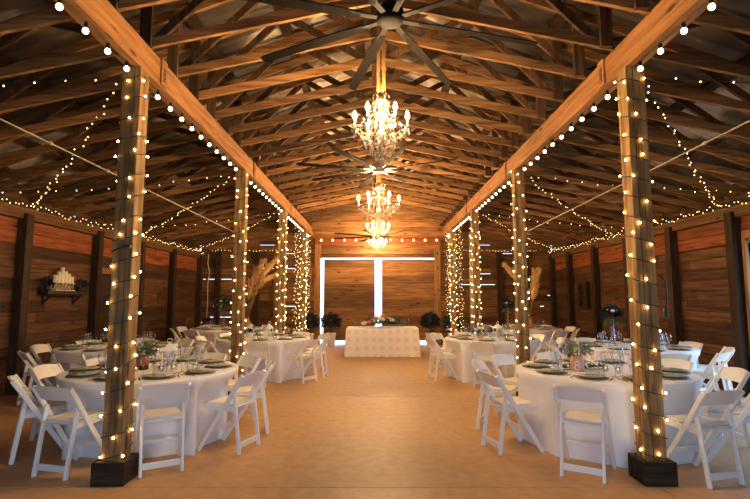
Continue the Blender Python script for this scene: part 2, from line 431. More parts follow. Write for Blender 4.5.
# ------------------------------------------------------------------ girders and posts
GZ = 3.66
for s, x in zip((-1, 1), PX):
    t = thing('timber_girder', 'long orange timber girder on the posts of the %s side' % SIDE[s], 'beam', (x, 0, GZ), group='timber girders')
    t['kind'] = 'thing'
    for k, dx in enumerate((-.035, .035)):
        m = MB(); m.lim(dx - .034, dx + .034, BY, FY - .06, 0, .27); m.build('girder_board', 'beam', t)
    for y in (4.65, 8.3, 12.0):
        m = MB(); m.lim(-s * .08 - .011, -s * .08 + .011, y - .06, y + .06, .01, .28); b = m.build('splice_block', 'beam', t, .004)
        m = MB(); m.lim(-s * .093 - .003, -s * .093 + .003, y - .025, y + .025, .06, .2)
        for z in (.09, .13, .17): m.ball((-s * .096, y, z), .009, 6, 4)
        m.build('bolt_plate', 'bracket', b)
BULB = {}
def bulb_mesh(name, r, mat, sub=1):
    bm = bmesh.new(); bmesh.ops.create_icosphere(bm, subdivisions=sub, radius=r)
    for v in bm.verts:
        if v.co.z > 0: v.co.z *= 1.25
    for q in bm.faces: q.smooth = True
    me = bpy.data.meshes.new(name); bm.to_mesh(me); bm.free(); me.materials.append(M[mat]); return me
BULB['fairy'] = bulb_mesh('fairy_bulb', .0092, 'fairy')
BULB['aisle'] = bulb_mesh('aisle_bulb', .0075, 'fairyfar')
BULB['globe'] = bulb_mesh('globe_bulb', .0235, 'globe', 2)
BULB['amber'] = bulb_mesh('amber_bulb', .035, 'amber', 2)

def light_string(name, label, group, path, spots, kind, cat='string lights', wire='wire', r=.004):
    """a wire along path with one bulb object at each spot"""
    t = thing(name, label, cat, path[0], group=group); o = Vector(path[0])
    m = MB(); m.tube([Vector(p) - o for p in path], r, 4); m.build('wire', wire, t)
    for i, p in enumerate(spots):
        b = obj('bulb', BULB[kind], t, Vector(p) - o)
    return t

HW = .086
for s, x in zip((-1, 1), PX):
    for i, y in enumerate(PY):
        t = thing('timber_post', '%s timber post from the camera on the %s side, wound with fairy lights' % (ORD[i], SIDE[s]), 'post', (x, y, 0), group='timber posts')
        for dx in (-.0575, 0, .0575):
            m = MB(); m.lim(dx - .028, dx + .028, -HW + abs(dx) * .06, HW - abs(dx) * .06, .0, GZ - .002); m.build('post_ply', 'post', t, .005)
        m = MB()
        for a, b, c, d in ((-.135, .135, -.135, -.0905), (-.135, .135, .0905, .135), (-.135, -.0905, -.0905, .0905), (.0905, .135, -.0905, .0905)): m.lim(a, b, c, d, .001, .19)
        m.build('plinth', 'base', t)
        # helix of fairy lights round the square post
        path = []; q = HW + .006; z = .2; per = 8 * q; pitch = .185; n = 0; spots = []; nb = R.uniform(0, .1); dist = 0
        corners = [(-q, -q), (q, -q), (q, q), (-q, q)]
        if s > 0: corners = [(q, -q), (-q, -q), (-q, q), (q, q)]
        zt = GZ - .1
        while z < zt:
            for k in range(4):
                a, b = corners[k], corners[(k + 1) % 4]
                path.append((x + a[0], y + a[1], z))
                L = 2 * q; dz = pitch / 4
                while nb < dist + L:
                    u = (nb - dist) / L; ou = 1 + .008 / q
                    if len(spots) < 98: spots.append((x + (a[0] + (b[0] - a[0]) * u) * ou, y + (a[1] + (b[1] - a[1]) * u) * ou, z + dz * u + R.uniform(-.045, .045)))
                    nb += .19 * R.uniform(.75, 1.25) if i < 2 else .135
                dist += L; z += dz + R.uniform(-.006, .006)
        light_string('fairy_bulb_string', 'warm fairy lights spiralling up the %s post from the camera on the %s side' % (ORD[i], SIDE[s]), 'fairy lights wound round the posts', path, spots, 'fairy')
    # globe lights under the outer edge of the girder
    gx = x; ys = [2.27 + .305 * k for k in range(45)]
    path = [(gx, yy, GZ - .012 + .006 * math.sin(yy * 5)) for yy in [2.0 + .15 * k for k in range(94)]]
    t = thing('globe_bulb_string', 'string of round white globe bulbs under the girder on the %s side' % SIDE[s], 'string lights', path[0], group='globe strings under the girders'); o0 = Vector(path[0])
    m = MB(); m.tube([Vector(p) - o0 for p in path], .005, 4); m.build('wire', 'wire', t)
    sk = MB(); sk.lathe([(.013, -.02), (.016, .02), (.012, .035)], 8)
    skm = sk.build('socket', 'black', t, loc=Vector((gx, ys[0], GZ - .04)) - o0)
    for k, yy in enumerate(ys):
        p = Vector((gx, yy, GZ - .04)) - o0
        c = skm if k == 0 else obj('socket', skm.data, t, p)
        obj('bulb', BULB['globe'], c, (0, 0, -.036))
    # icicle-thick fairy string along the wall plate
    wx = s * (WX - .13); path = []; spots = []; yy = 7.3
    while yy < FY - .15:
        path.append((wx + R.uniform(-.01, .01), yy, 3.06 + R.uniform(-.02, .04))); yy += .09
    for p in path:
        if len(spots) < 99: spots.append((p[0] - s * .015, p[1] + R.uniform(-.02, .02), p[2] + R.uniform(-.04, .05)))
    light_string('fairy_bulb_string', 'thick line of fairy lights along the top of the %s wall' % SIDE[s], 'fairy lights along the wall tops', path, spots, 'aisle')
    # swags over the aisle from each post top to the wall
    def swag(a, b, n, sag, label, grp):
        a, b = Vector(a), Vector(b); pts = []
        for k in range(n + 1):
            u = k / n; p = a.lerp(b, u); p.z -= sag * 4 * u * (1 - u); pts.append(p)
        sp = [p + Vector((R.uniform(-.03, .03), R.uniform(-.03, .03), R.uniform(-.03, .01))) for p in pts[1:-1]]
        light_string('fairy_bulb_string', label, grp, pts, sp, 'aisle')
    for i, y in enumerate(PY[:3]):
        for yb, word in ((PY[i] - 1.2, 'towards the camera'), (PY[i] + 3.7, 'towards the far wall')):
            yb = min(yb, FY - .3)
            n = 16 if yb < y else 34
            swag((x + s * .13, y, GZ - .06), (s * (WX - .14), yb, 3.06), n, .10, 'fairy lights slung %s from the %s post top on the %s side' % (word, ORD[i], SIDE[s]), 'fairy lights slung over the aisles')
    swag((s * 2.4, FY - .2, 3.18), (s * 5.6, FY - .2, 3.15), 30, .04, 'fairy lights across the far wall over the %s aisle' % SIDE[s], 'fairy lights across the far wall')
    # hanging curtain strands by the last posts
    for k, y in enumerate((13.4, 15.75)):
        path = []; sp = []
        for c in range(3):
            ya = y - .2 + .2 * c
            z = GZ - .02
            zz = [z - .10 * j for j in range(32)]
            if c % 2: zz = zz[::-1]
            path += [(x + R.uniform(-.02, .02), ya + R.uniform(-.02, .02), v) for v in zz]
            sp += [(x + R.uniform(-.05, .05), ya + R.uniform(-.03, .03), v + R.uniform(-.04, .04)) for v in zz]
        light_string('bulb_curtain', 'fairy light curtain hanging %s the last post on the %s side' % (('before', 'behind')[k], SIDE[s]), 'fairy light curtains', path, sp[:98], 'aisle', 'light curtain')
    # pale brace cable from the second post up to the roof
    c = MB(); A = Vector((x + s * .09, PY[1] - .02, 2.62)); B = Vector((s * 4.15, 4.5, 3.52)); c.tube([A.lerp(B, k / 8) for k in range(9)], .009, 6)
    for u in (.72, .9): p = A.lerp(B, u - .15); c.tube([p, A.lerp(B, u - .14)], .02, 6)
    tag(c.build('brace_cord', 'rope'), 'taut pale cable from the second post to the roof on the %s side' % SIDE[s], 'cable', 'brace cables')

# amber bulbs along the header of the far wall
sp = [(-1.85 + 3.9 * k / 10, FY - .1, 3.49) for k in range(11)]
light_string('amber_bulb_string', 'row of amber bulbs across the far wall above the sliding doors', None, [(p[0], p[1], p[2] + .05) for p in sp], sp, 'amber', r=.006)
c = MB(); c.tube([(-5.6, FY - .2, 3.0), (-5.62, FY - .2, 2.7), (-5.55, FY - .2, 2.4), (-5.6, FY - .2, 2.0), (-5.58, FY - .2, 1.5), (-5.6, FY - .2, .9)], .014, 6)
tag(c.build('power_cord', 'whitewire'), 'white power cord hanging down the corner post beside the far wall', 'cord')
c = MB(); c.tube([(2.95, 14.9, .01), (2.95, 14.9, 3.6)], .045, 10)
for z in (.8, 2.6): c.lathe([(.055, -.02), (.055, .02)], 10, (2.95, 14.9, z))
tag(c.build('conduit_pipe', 'pipe'), 'slim grey pipe standing behind the third bare-wall-side post', 'pipe')

# ------------------------------------------------------------------ ceiling fans
def make_fan(hub, blade):
    t = thing('ceiling_fan', '', 'fan')
    m = MB(); m.lathe([(.02, .16), (.07, .13), (.11, .08), (.125, .02), (.115, -.02), (.08, -.045), (.02, -.05)][::-1], 20); m.build('motor_hub', hub, t)
    m = MB(); m.tube([(0, 0, .1), (0, 0, .44)], .025, 8); m.lathe([(.06, .40), (.08, .45)], 12); m.build('down_rod', hub, t)
    for k in range(8):
        a = math.radians(61 - 45 * k); d = Vector((math.cos(a), math.sin(a), 0)); n = Vector((-d.y, d.x, .18)).normalized()
        b = MB(); b.bar(d * .10, d * .34, .05, .012); arm = b.build('blade_iron', hub, t)
        m = MB(); vs = []
        for u, w in ((.26, .035), (.5, .046), (1.0, .046), (1.38, .044), (1.42, .03)):
            for j, e in ((-1, -.005), (1, -.005), (1, .005), (-1, .005)): vs.append(d * u + n * w * j + Vector((0, 0, e - .003)))
        fs = [(4 * i + j, 4 * i + (j + 1) % 4, 4 * i + 4 + (j + 1) % 4, 4 * i + 4 + j) for i in range(4) for j in range(4)] + [(3, 2, 1, 0), (16, 17, 18, 19)]
        m.add(vs, fs); m.build('fan_blade', blade, arm)
    return freeze(t)
fan = make_fan('black', 'fanblade')
fan.location = (.12, 3.85, 3.9); fan['label'] = 'big black eight-bladed ceiling fan hanging before the first chandelier'; fan['group'] = 'ceiling fans'
f2 = make_fan('fanhub', 'fanblade'); f2.location = (.05, 8.15, 3.76); tag(f2, 'eight-bladed fan with pale grey hub above the second chandelier', 'fan', 'ceiling fans')
copy_tree(fan, (.12, 13.6, 3.3), .2, 'black ceiling fan hanging above the head table by the far wall')

# ------------------------------------------------------------------ chandeliers
def drop_mesh(L, w):
    m = MB(); m.lathe([(.001, 0), (w * .35, -L * .08), (w * .3, -L * .2), (w, -L * .72), (.001, -L)], 6); m.sm = [False] * len(m.f)
    me = bpy.data.meshes.new('crystal_drop'); me.from_pydata(m.v, [], m.f); me.materials.append(M['crystal']); return me
DL, DS = drop_mesh(.105, .013), drop_mesh(.06, .011)
FL = None
def make_chandelier(Rr, H, label, loc, top):
    """loc is the point midway up the flames; top: z of the truss it hangs from, both in world metres"""
    global FL
    t = thing('crystal_chandelier', label, 'chandelier', loc, group='crystal chandeliers')
    q = Rr / .25
    m = MB(); m.lathe([(.006, -H * .62), (.018, -H * .60), (.022, -H * .5), (.01, -H * .44), (.045, -H * .34), (.05, -H * .28), (.016, -H * .2), (.014, 0), (.032, .04), (.012, .08), (.012, H * .2), (.05, H * .22), (.01, H * .3)], 14)
    m.build('column', 'bronze', t)
    for k in range(6):
        a = k * PI / 3; d = Vector((math.cos(a), math.sin(a), 0))
        P = [Vector((0, 0, -H * .30)), d * Rr * .35 + Vector((0, 0, -H * .40)), d * Rr * .7 + Vector((0, 0, -H * .33)), d * Rr * .95 + Vector((0, 0, -H * .24)), d * Rr + Vector((0, 0, -H * .17))]
        m = MB(); m.tube(P, .008, 6)
        m.tube([d * Rr * .55 + Vector((0, 0, -H * .37)), d * Rr * .45 + Vector((0, 0, -H * .15)), d * Rr * .2 + Vector((0, 0, H * .02)), Vector((0, 0, .05))], .004, 5)
        arm = m.build('arm', 'bronze', t)
        m = MB(); m.lathe([(.012, -H * .175), (.03, -H * .165), (.034, -H * .155), (.01, -H * .15)], 12, d * Rr); m.build('drip_pan', 'crystal', arm)
        m = MB(); m.lathe([(.0095, -H * .155), (.0095, -.035)], 10, d * Rr); m.build('candle_sleeve', 'candle', arm)
        if FL is None:
            mf = MB(); mf.lathe([(.002, -.036), (.012, -.026), (.0185, -.008), (.014, .014), (.006, .032), (.001, .046)], 10)
            fo = mf.build('flame_bulb', 'flame', arm, loc=d * Rr); FL = fo.data
        else: obj('flame_bulb', FL, arm, d * Rr)
        for j in range(4):
            b = a + j * PI / 2 + .4; obj('crystal_drop', DL if j % 2 else DS, t, d * Rr + Vector((math.cos(b) * .032, math.sin(b) * .032, -H * .165)), (0, 0, b))
        # bead swag from crown to arm, and a bead between arms
        m = MB(); A = Vector((0, 0, H * .24)) + d * .05; B = d * Rr * .92 + Vector((0, 0, -H * .16))
        for j in range(15):
            u = j / 14; p = A.lerp(B, u); p.z -= H * .16 * 4 * u * (1 - u) * .5; m.ball(p, .0075, 6, 4)
        a2 = a + PI / 3; d2 = Vector((math.cos(a2), math.sin(a2), 0))
        for j in range(9):
            u = (j + .5) / 9; p = (d * Rr).lerp(d2 * Rr, u); p.z = -H * .17 - H * .10 * 4 * u * (1 - u); m.ball(p, .007, 6, 4)
        m.build('bead_strand', 'crystal', t)
        # upright leaf of the crown
        m = MB(); m.tube([Vector((0, 0, H * .2)), d * Rr * .25 + Vector((0, 0, H * .2)), d * Rr * .32 + Vector((0, 0, H * .28)), d * Rr * .18 + Vector((0, 0, H * .36))], .005, 5); m.build('crown_scroll', 'bronze', t)
        obj('crystal_drop', DS, t, d * Rr * .3 + Vector((0, 0, H * .26)))
    for rr, z, n in ((.8, -.20, 14), (.62, -.34, 12), (.42, -.44, 9), (.24, -.54, 6), (.4, -.02, 8), (.25, .2, 6)):
        m = MB(); m.tube([(Rr * rr * math.cos(2 * PI * k / 24), Rr * rr * math.sin(2 * PI * k / 24), H * z) for k in range(25)], .004, 5, False); m.build('hoop', 'bronze', t)
        for k in range(n):
            a = 2 * PI * k / n + rr; obj('crystal_drop', DL, t, (Rr * rr * math.cos(a), Rr * rr * math.sin(a), H * z), (0, 0, a))
    m = MB(); m.ball((0, 0, -H * .68), .02, 10, 8); m.lathe([(.001, -H * .8), (.012, -H * .76), (.001, -H * .7)], 6); m.build('finial', 'crystal', t)
    m = MB(); z = H * .3
    while z < H * .3 + .07:
        m.tube([(.008 * math.cos(v), .002, z + .014 + .016 * math.sin(v)) for v in [PI * k / 4 for k in range(9)]], .003, 4, False); z += .026
    m.build('chain', 'bronze', t)
    m = MB(); zt = top - loc[2]; z0 = H * .3 + .05
    m.lim(-.042, -.010, -.03, .03, z0, zt); m.lim(.010, .042, -.03, .03, z0, zt); m.lim(-.010, .010, -.02, .02, z0, z0 + .06)
    m.build('drop_post', 'trimwood', t)
    return t
for (Rr, H, y, z, label) in ((.255, .66, 4.5, 3.31, 'lit crystal chandelier hanging just behind the big black fan'),
                             (.38, .86, 8.88, 3.42, 'widest crystal chandelier hanging below the grey-hubbed fan'),
                             (.27, .56, 12.1, 3.40, 'small crystal chandelier hanging below and behind the widest chandelier'),
                             (.27, .52, 15.3, 3.38, 'last small crystal chandelier, hanging before the amber bulbs')):
    make_chandelier(Rr, H, label, (.05, y, z), 4.5)

# ------------------------------------------------------------------ folding chair
def make_chair():
    t = thing('folding_chair', '', 'chair')
    for s in (-1, 1):
        m = MB(); m.bar((s * .2, -.27, .775), (s * .2, .235, .0), .026, .046, (0, 1, 0)); m.build('front_leg', 'chair', t, .006)
        m = MB(); m.bar((s * .17, -.15, .60), (s * .17, -.235, .0), .026, .042, (0, 1, 0)); m.build('rear_leg', 'chair', t, .006)
        m = MB(); m.bar((s * .17, -.19, .425), (s * .17, .19, .435), .022, .04); m.build('seat_rail', 'chair', t, .004)
    m = MB(); m.bar((-.156, -.225, .085), (.156, -.225, .085), .02, .055); m.build('stretcher', 'chair', t, .004)
    m = MB(); m.bar((-.186, .105, .205), (.186, .105, .205), .02, .04); m.build('stretcher', 'chair', t, .004)
    # bowed backrest panel with a slightly arched top
    m = MB(); n = 10; vs = []
    for i in range(n + 1):
        u = i / n * 2 - 1; x = u * .19; bow = -.03 * (1 - u * u)
        for z, th in ((.655, .009), (.655, -.009), (.772 + .018 * (1 - u * u), -.008), (.772 + .018 * (1 - u * u), .008)):
            y = -.27 + .505 * (.775 - z) / .775 + bow; vs.append((x, y + th, z))
    fs = [(4 * i + j, 4 * i + 4 + j, 4 * i + 4 + (j + 1) % 4, 4 * i + (j + 1) % 4) for i in range(n) for j in range(4)] + [(0, 1, 2, 3), (4 * n + 3, 4 * n + 2, 4 * n + 1, 4 * n)]
    m.add(vs, fs); m.build('backrest', 'chair', t)
    m = MB(); m.lim(-.185, .185, -.19, .2, .445, .465); seat = m.build('seat', 'chair', t, .006)
    m = MB(); m.lim(-.165, .165, -.17, .18, .464, .488); m.build('seat_pad', 'pad', seat, .011)
    return freeze(t)
chair0 = make_chair(); chair_used = [False]; placed = []

TABLES = dict(  # centre, reference phrase
    L1=((-2.5, 5.5), 'copper pot table'), R1=((2.52, 5.45), 'number eight jar table'),
    L2=((-2.25, 9.8), 'white rose table'), R2=((2.3, 9.7), 'peach jar table'),
    A1=((-4.25, 8.05), 'table below the candle shelf'), A2=((-3.95, 12.8), 'shelf-side pampas table'),
    B1=((4.25, 8.05), 'daylit table beside the bare wall'), B2=((3.95, 12.8), 'bare-wall-side pampas table'))
ANG = dict(L1=(-61, -18, 16, 48, 80, 112, 143, 176, -146, -105), R1=(-123, -165, 155, 125, 92, 60, 28, -4, -37, -74),
           L2=(-83, -37, -5, 30, 65, 100, 140, 180, -130), R2=(-110, -162, 176, 140, 105, 70, 30, -10, -55),
           A1=(-129, -90, -55, -20, 20, 60, 100, 140, 180), A2=(-110, -70, -30, 10, 50, 90, 130, 170, -150),
           B1=(-95, -58, -128, -20, 20, 60, 100, 140, 178), B2=(-110, -70, -30, 10, 50, 90, 130, 170, -150))
DIST = dict(R1=1.12, L1=.99)
SET = {}
for key, (c, ref) in TABLES.items():
    good = []
    for a in ANG[key]:
        r = math.radians(a); D = DIST.get(key, 1.03) + R.uniform(0, .05)
        x, y = c[0] + D * math.cos(r), c[1] + D * math.sin(r)
        good.append(a)
        if abs(x) > 5.4: continue
        if any(math.hypot(x - q, y - w) < .3 for q in PX for w in PY): continue
        if any(math.hypot(x - q, y - w) < (.51 if k == key else .68) for q, w, k in placed): continue
        if any(k != key and math.hypot(x - v[0][0], y - v[0][1]) < 1.22 for k, v in TABLES.items()): continue
        placed.append((x, y, key)); SET.setdefault(key, []).append((a, x, y, D))
    ANG[key] = good
for key, lst in SET.items():
    ref = TABLES[key][1]
    for i, (a, x, y, D) in enumerate(sorted(lst, key=lambda q: (-100 - q[0]) % 360)):
        rz = math.radians(a + 90 + R.uniform(-2.5, 2.5))
        o = chair0 if not chair_used[0] else copy_tree(chair0); chair_used[0] = True
        o.location = (x, y, 0); o.rotation_euler = (0, 0, rz)
        o['label'] = 'white folding chair, %s clockwise from camera side of %s' % (ORD[i], ref); o['group'] = 'white folding chairs'

# ------------------------------------------------------------------ tables and cloths
def round_cloth(seed, chairs):
    r_ = random.Random(seed); ph = [r_.uniform(0, 6.28) for _ in range(5)]
    def fn(t, z, r):
        if z > .745: return r
        k = (.75 - z) / .75
        for a, D in chairs:                      # the linen gives way where a chair is pushed in
            d = (t - a + PI) % (2 * PI) - PI
            w = .93 * abs(math.sin(d))
            if abs(d) < 1 and w < .34 and z < .70:
                lim = (D - .287) / math.cos(d); f = min(1, max(0, (.34 - w) / .09)) * min(1, (.70 - z) / .12)
                r = min(r, r + (lim - r) * f) if lim < r + .05 else r
                if f > .5: return r + .003 * math.sin(23 * t)
        return r + k * (.020 * math.sin(11 * t + ph[0]) + .014 * math.sin(17 * t + ph[1]) + .010 * math.sin(29 * t + ph[2])) + .014 * k
    prof = [(.93, .004), (.93, .06), (.929, .14), (.928, .24), (.926, .38), (.924, .50), (.924, .56), (.923, .62), (.922, .69), (.92, .735), (.914, .752), (.90, .757), (.6, .757), (.001, .757)]
    m = MB(); m.lathe(prof, 180, fn=fn); m.f = [q for q in m.f if len(q) == 4]; m.sm = [True] * len(m.f)
    return m
TOPZ = .7575
TL = dict(L1='long white cloth on the round table with the copper succulent pot', R1='long white cloth on the round table with the jar marked 8',
          L2='long white cloth on the round table with white roses and lantern', R2='long white cloth on the round table with the peach jar',
          A1='dim white cloth on the round table below the candle shelf', A2='white cloth on the pampas table beside the candle-shelf wall corner',
          B1='bluish daylit white cloth on the round table beside the bare wall', B2='white cloth on the pampas table beside the bare wall corner')
tb0 = None
for i, (key, (c, ref)) in enumerate(TABLES.items()):
    if tb0 is None:
        tb0 = thing('round_table', '', 'table'); m = MB(); m.lathe([(.88, .70), (.905, .71), (.905, .735), (.88, .74)], 48); m.build('tabletop', 'trimwood', tb0)
        for sx in (-1, 1):
            for sy in (-1, 1):
                m = MB(); m.tube([(sx * .42, sy * .42, 0), (sx * .45, sy * .45, .7)], .016, 8); m.build('leg', 'black', tb0)
        freeze(tb0); o = tb0
    else: o = copy_tree(tb0)
    o.location = (c[0], c[1], 0); o['label'] = 'round banquet table hidden under the cloth of the ' + ref; o['group'] = 'round banquet tables'
    cl = round_cloth(i, [(math.radians(q[0]), q[3]) for q in SET.get(key, ())]).build('tablecloth', 'cloth', loc=(c[0], c[1], 0))
    tag(cl, TL[key], 'tablecloth', 'white round tablecloths')

# ------------------------------------------------------------------ tableware prototypes (meshes shared)
def mesh_of(mb, mat, name):
    me = bpy.data.meshes.new(name); me.from_pydata(mb.v, [], mb.f); me.polygons.foreach_set('use_smooth', mb.sm); me.materials.append(M[mat]); return me
m = MB(); m.lathe([(.10, 0), (.155, .006), (.16, .011), (.12, .009), (.02, .008)], 28); ME_CH = mesh_of(m, 'charger', 'charger_plate')
m = MB(); m.lathe([(.07, 0), (.09, .006), (.128, .018), (.130, .021), (.085, .010), (.02, .009)], 28); ME_PL = mesh_of(m, 'plateglaze', 'dinner_plate')
def napkin(mat):
    m = MB(); vs = []
    for j, (z0, z1) in enumerate(((.0, .006), (.007, .013))):
        w = .05 - j * .006
        m.box((0, 0, (z0 + z1) / 2), (w * 2, .17 - j * .02, z1 - z0), Matrix.Rotation(.05 * j, 3, 'Z'))
    m.tube([(-.05, 0, .014), (-.04, 0, .018), (.04, 0, .018), (.05, 0, .014)], .007, 6)
    return mesh_of(m, mat, 'napkin')
ME_NA, ME_NW = napkin('napkin'), napkin('napkinwhite')
m = MB(); m.lathe([(.034, 0), (.032, .003), (.006, .008), (.004, .02), (.004, .085), (.010, .095), (.030, .12), (.037, .15), (.034, .19), (.031, .205)], 14); m.f = m.f[:-1]; m.sm = m.sm[:-1]; ME_WG = mesh_of(m, 'glass', 'wine_glass')
m = MB(); m.lathe([(.03, 0), (.028, .003), (.005, .008), (.004, .09), (.012, .11), (.022, .15), (.024, .19), (.021, .235)], 14); m.f = m.f[:-1]; m.sm = m.sm[:-1]; ME_FLU = mesh_of(m, 'glass', 'champagne_flute')
m = MB(); m.lathe([(.028, 0), (.032, .005), (.036, .10), (.037, .11)], 14); m.f = m.f[:-1]; m.sm = m.sm[:-1]; ME_TU = mesh_of(m, 'glass', 'water_tumbler')
m = MB(); m.bar((0, -.09, .003), (0, .03, .003), .008, .003)
m.bar((0, .03, .003), (0, .055, .003), .022, .003)
for k in (-1, 0, 1): m.bar((k * .008, .055, .003), (k * .008, .09, .004), .003, .003)
ME_FO = mesh_of(m, 'steel', 'fork')
m = MB(); m.bar((0, -.1, .003), (0, .0, .003), .010, .004); m.bar((.002, 0, .003), (.002, .1, .003), .016, .002); ME_KN = mesh_of(m, 'steel', 'knife')
m = MB(); m.lathe([(.025, 0), (.03, .004), (.033, .055), (.03, .058), (.027, .012), (.01, .01)], 14); ME_VO = mesh_of(m, 'glass', 'votive_holder')

KEEP = dict(R1=((-.32, -.1, .15), (-.36, -.3, .14)), R2=((-.25, -.15, .17),), A2=((.6, -.2, .16),), B2=((-.45, .1, .12),), B1=((-.28, .1, .12),))
def put(me, name, label, cat, grp, p, rz=0):
    return tag(obj(name, me, None, p, (0, 0, rz)), label, cat, grp)
for key, (c, ref) in TABLES.items():
    near = key in ('L1', 'R1'); n_ = 10 if near else 9
    lst = sorted([ANG[key][0] + 360 / n_ * k for k in range(n_)], key=lambda q: (-100 - q) % 360)
    for i, a in enumerate(lst):
        r = math.radians(a); d = Vector((math.cos(r), math.sin(r), 0)); e = Vector((-d.y, d.x, 0)); C = Vector((c[0], c[1], TOPZ)); rz = r + PI / 2
        w = 'at %s place clockwise from camera side, %s' % (ORD[i], ref)
        P = C + d * .70
        put(ME_CH, 'charger_plate', 'dark rimmed charger ' + w, 'plate', 'chargers on the tables', P)
        put(ME_PL, 'dinner_plate', 'grey-green plate ' + w, 'plate', 'dinner plates on the tables', P + Vector((0, 0, .0115)))
        put(ME_NA if near or R.random() < .5 else ME_NW, 'napkin', 'folded napkin ' + w, 'napkin', 'napkins on the plates', P + Vector((0, 0, .0225)), rz + .1)
        if near:
            put(ME_FO, 'fork', 'steel fork ' + w, 'fork', 'forks on the tables', P + e * .178 + Vector((0, 0, .001)), rz)
            put(ME_KN, 'knife', 'steel knife ' + w, 'knife', 'knives on the tables', P - e * .178 + Vector((0, 0, .001)), rz)
        for me, nm, lab, grp, q, on in ((ME_WG, 'wine_glass', 'clear wine glass ', 'wine glasses on the tables', C + d * .50 - e * .13, True),
                                        (ME_FLU, 'champagne_flute', 'clear flute ', 'flutes on the tables', C + d * .47 - e * .04, True),
                                        (ME_TU, 'water_tumbler', 'clear tumbler ', 'tumblers on the tables', C + d * .49 + e * .06, near or i % 2)):
            if on and all(math.hypot(q.x - c[0] - ax, q.y - c[1] - ay) > ar for ax, ay, ar in KEEP.get(key, ())): put(me, nm, lab + w, 'glass', grp, q)

# ------------------------------------------------------------------ centrepieces
def tuft(mb, c, r, n, L, w, flat=.8, seed=1, up=0):
    g = random.Random(seed)
    for k in range(n):
        a = g.uniform(0, 2 * PI); z = g.uniform(-.6, 1); q = math.sqrt(max(0, 1 - z * z)); d = Vector((q * math.cos(a), q * math.sin(a), z * flat + up))
        mb.quadleaf(Vector(c) + d * r * g.uniform(.35, .95), d + Vector((g.uniform(-.5, .5), g.uniform(-.5, .5), g.uniform(-.4, .5))), L * g.uniform(.7, 1.2), w, g.uniform(0, PI))
    return mb
def rose(mb, c, r, seed=0):
    c = Vector(c); g = random.Random(seed)
    mb.ball(c, r * .45, 8, 6)
    for ring, (n, rr, h) in enumerate(((4, .5, .5), (5, .75, .3), (6, .95, .05))):
        for k in range(n):
            a = 2 * PI * k / n + ring * .5 + g.uniform(-.1, .1); d = Vector((math.cos(a), math.sin(a), 0)); e = Vector((-d.y, d.x, 0)); w = r * .55
            p = c + d * r * rr * .6
            mb.add([p - e * w * .5 - Vector((0, 0, r * .4)), p + e * w * .5 - Vector((0, 0, r * .4)), c + d * r * rr + e * w * .7 + Vector((0, 0, r * h)), c + d * r * (rr + .08) + Vector((0, 0, r * (h + .15))), c + d * r * rr - e * w * .7 + Vector((0, 0, r * h))],
                   [(0, 1, 2, 3, 4)], True)
def lantern(label, p, s=1.0):
    t = thing('candle_lantern', label, 'lantern', p, .3, 'white candle lanterns', (s, s, s))
    m = MB(); m.lim(-.065, .065, -.065, .065, 0, .02); m.build('base_plate', 'white', t, .004)
    m = MB()
    for sx in (-1, 1):
        for sy in (-1, 1): m.lim(sx * .055 - .006, sx * .055 + .006, sy * .055 - .006, sy * .055 + .006, .02, .17)
    for sx in (-1, 1): m.lim(sx * .055 - .003, sx * .055 + .003, -.05, .05, .09, .098); m.lim(-.05, .05, sx * .055 - .003, sx * .055 + .003, .09, .098)
    m.build('frame', 'white', t)
    m = MB()
    for k in range(4): m.box(Matrix.Rotation(k * PI / 2, 3, 'Z') @ Vector((.053, 0, .095)), (.002, .098, .148) if k % 2 == 0 else (.098, .002, .148))
    m.build('pane', 'glass', t)
    m = MB(); m.lathe([(.105, .17), (.09, .178), (.03, .225), (.02, .232), (.02, .245), (.001, .25)], 4); m.sm = [False] * len(m.f); ro = m.build('roof_cap', 'white', t); ro.rotation_euler = (0, 0, PI / 4)
    m = MB(); m.tube([(.024 * math.cos(v), 0, .262 + .022 * math.sin(v)) for v in [2 * PI * k / 12 for k in range(13)]], .004, 6, False); m.build('ring_handle', 'white', t)
    m = MB(); m.lathe([(.026, .02), (.026, .10), (.01, .102)], 12); m.build('wax_candle', 'candle', t)
    return t
def pot_plant(label, p, potmat, leafmat, baseh=.05):
    t = thing('potted_succulent', label, 'plant', p)
    m = MB(); m.lathe([(.055, 0), (.062, .004), (.062, baseh), (.05, baseh + .002)], 20); m.build('pot_stand', 'darkpot', t)
    m = MB(); m.lathe([(.05, baseh), (.064, baseh + .004), (.068, baseh + .10), (.064, baseh + .105), (.06, baseh + .09), (.01, baseh + .085)], 24); m.build('pot', potmat, t)
    m = tuft(MB(), (0, 0, baseh + .14), .12, 150, .07, .03, .55, 3); m.build('foliage', leafmat, t)
    m = tuft(MB(), (.03, .01, baseh + .17), .10, 40, .05, .02, .6, 4, .2); m.build('frond', 'leaf', t)
    return t
def garland(label, p, L, rz, seed):
    m = MB(); g = random.Random(seed)
    for k in range(70):
        u = g.uniform(-1, 1); m.quadleaf((u * L, g.uniform(-.05, .05), .02 + g.uniform(0, .02)), (g.uniform(-1, 1), g.uniform(-1, 1), g.uniform(0, .5)), .06, .028, g.uniform(-.5, .5))
    m.tube([(-L, 0, .012), (0, .01, .014), (L, 0, .012)], .005, 5)
    o = m.build('eucalyptus_sprig', 'leaf', loc=p); o.rotation_euler = (0, 0, rz); return tag(o, label, 'greenery')
def T(key, dx=0, dy=0): c = TABLES[key][0]; return Vector((c[0] + dx, c[1] + dy, TOPZ))
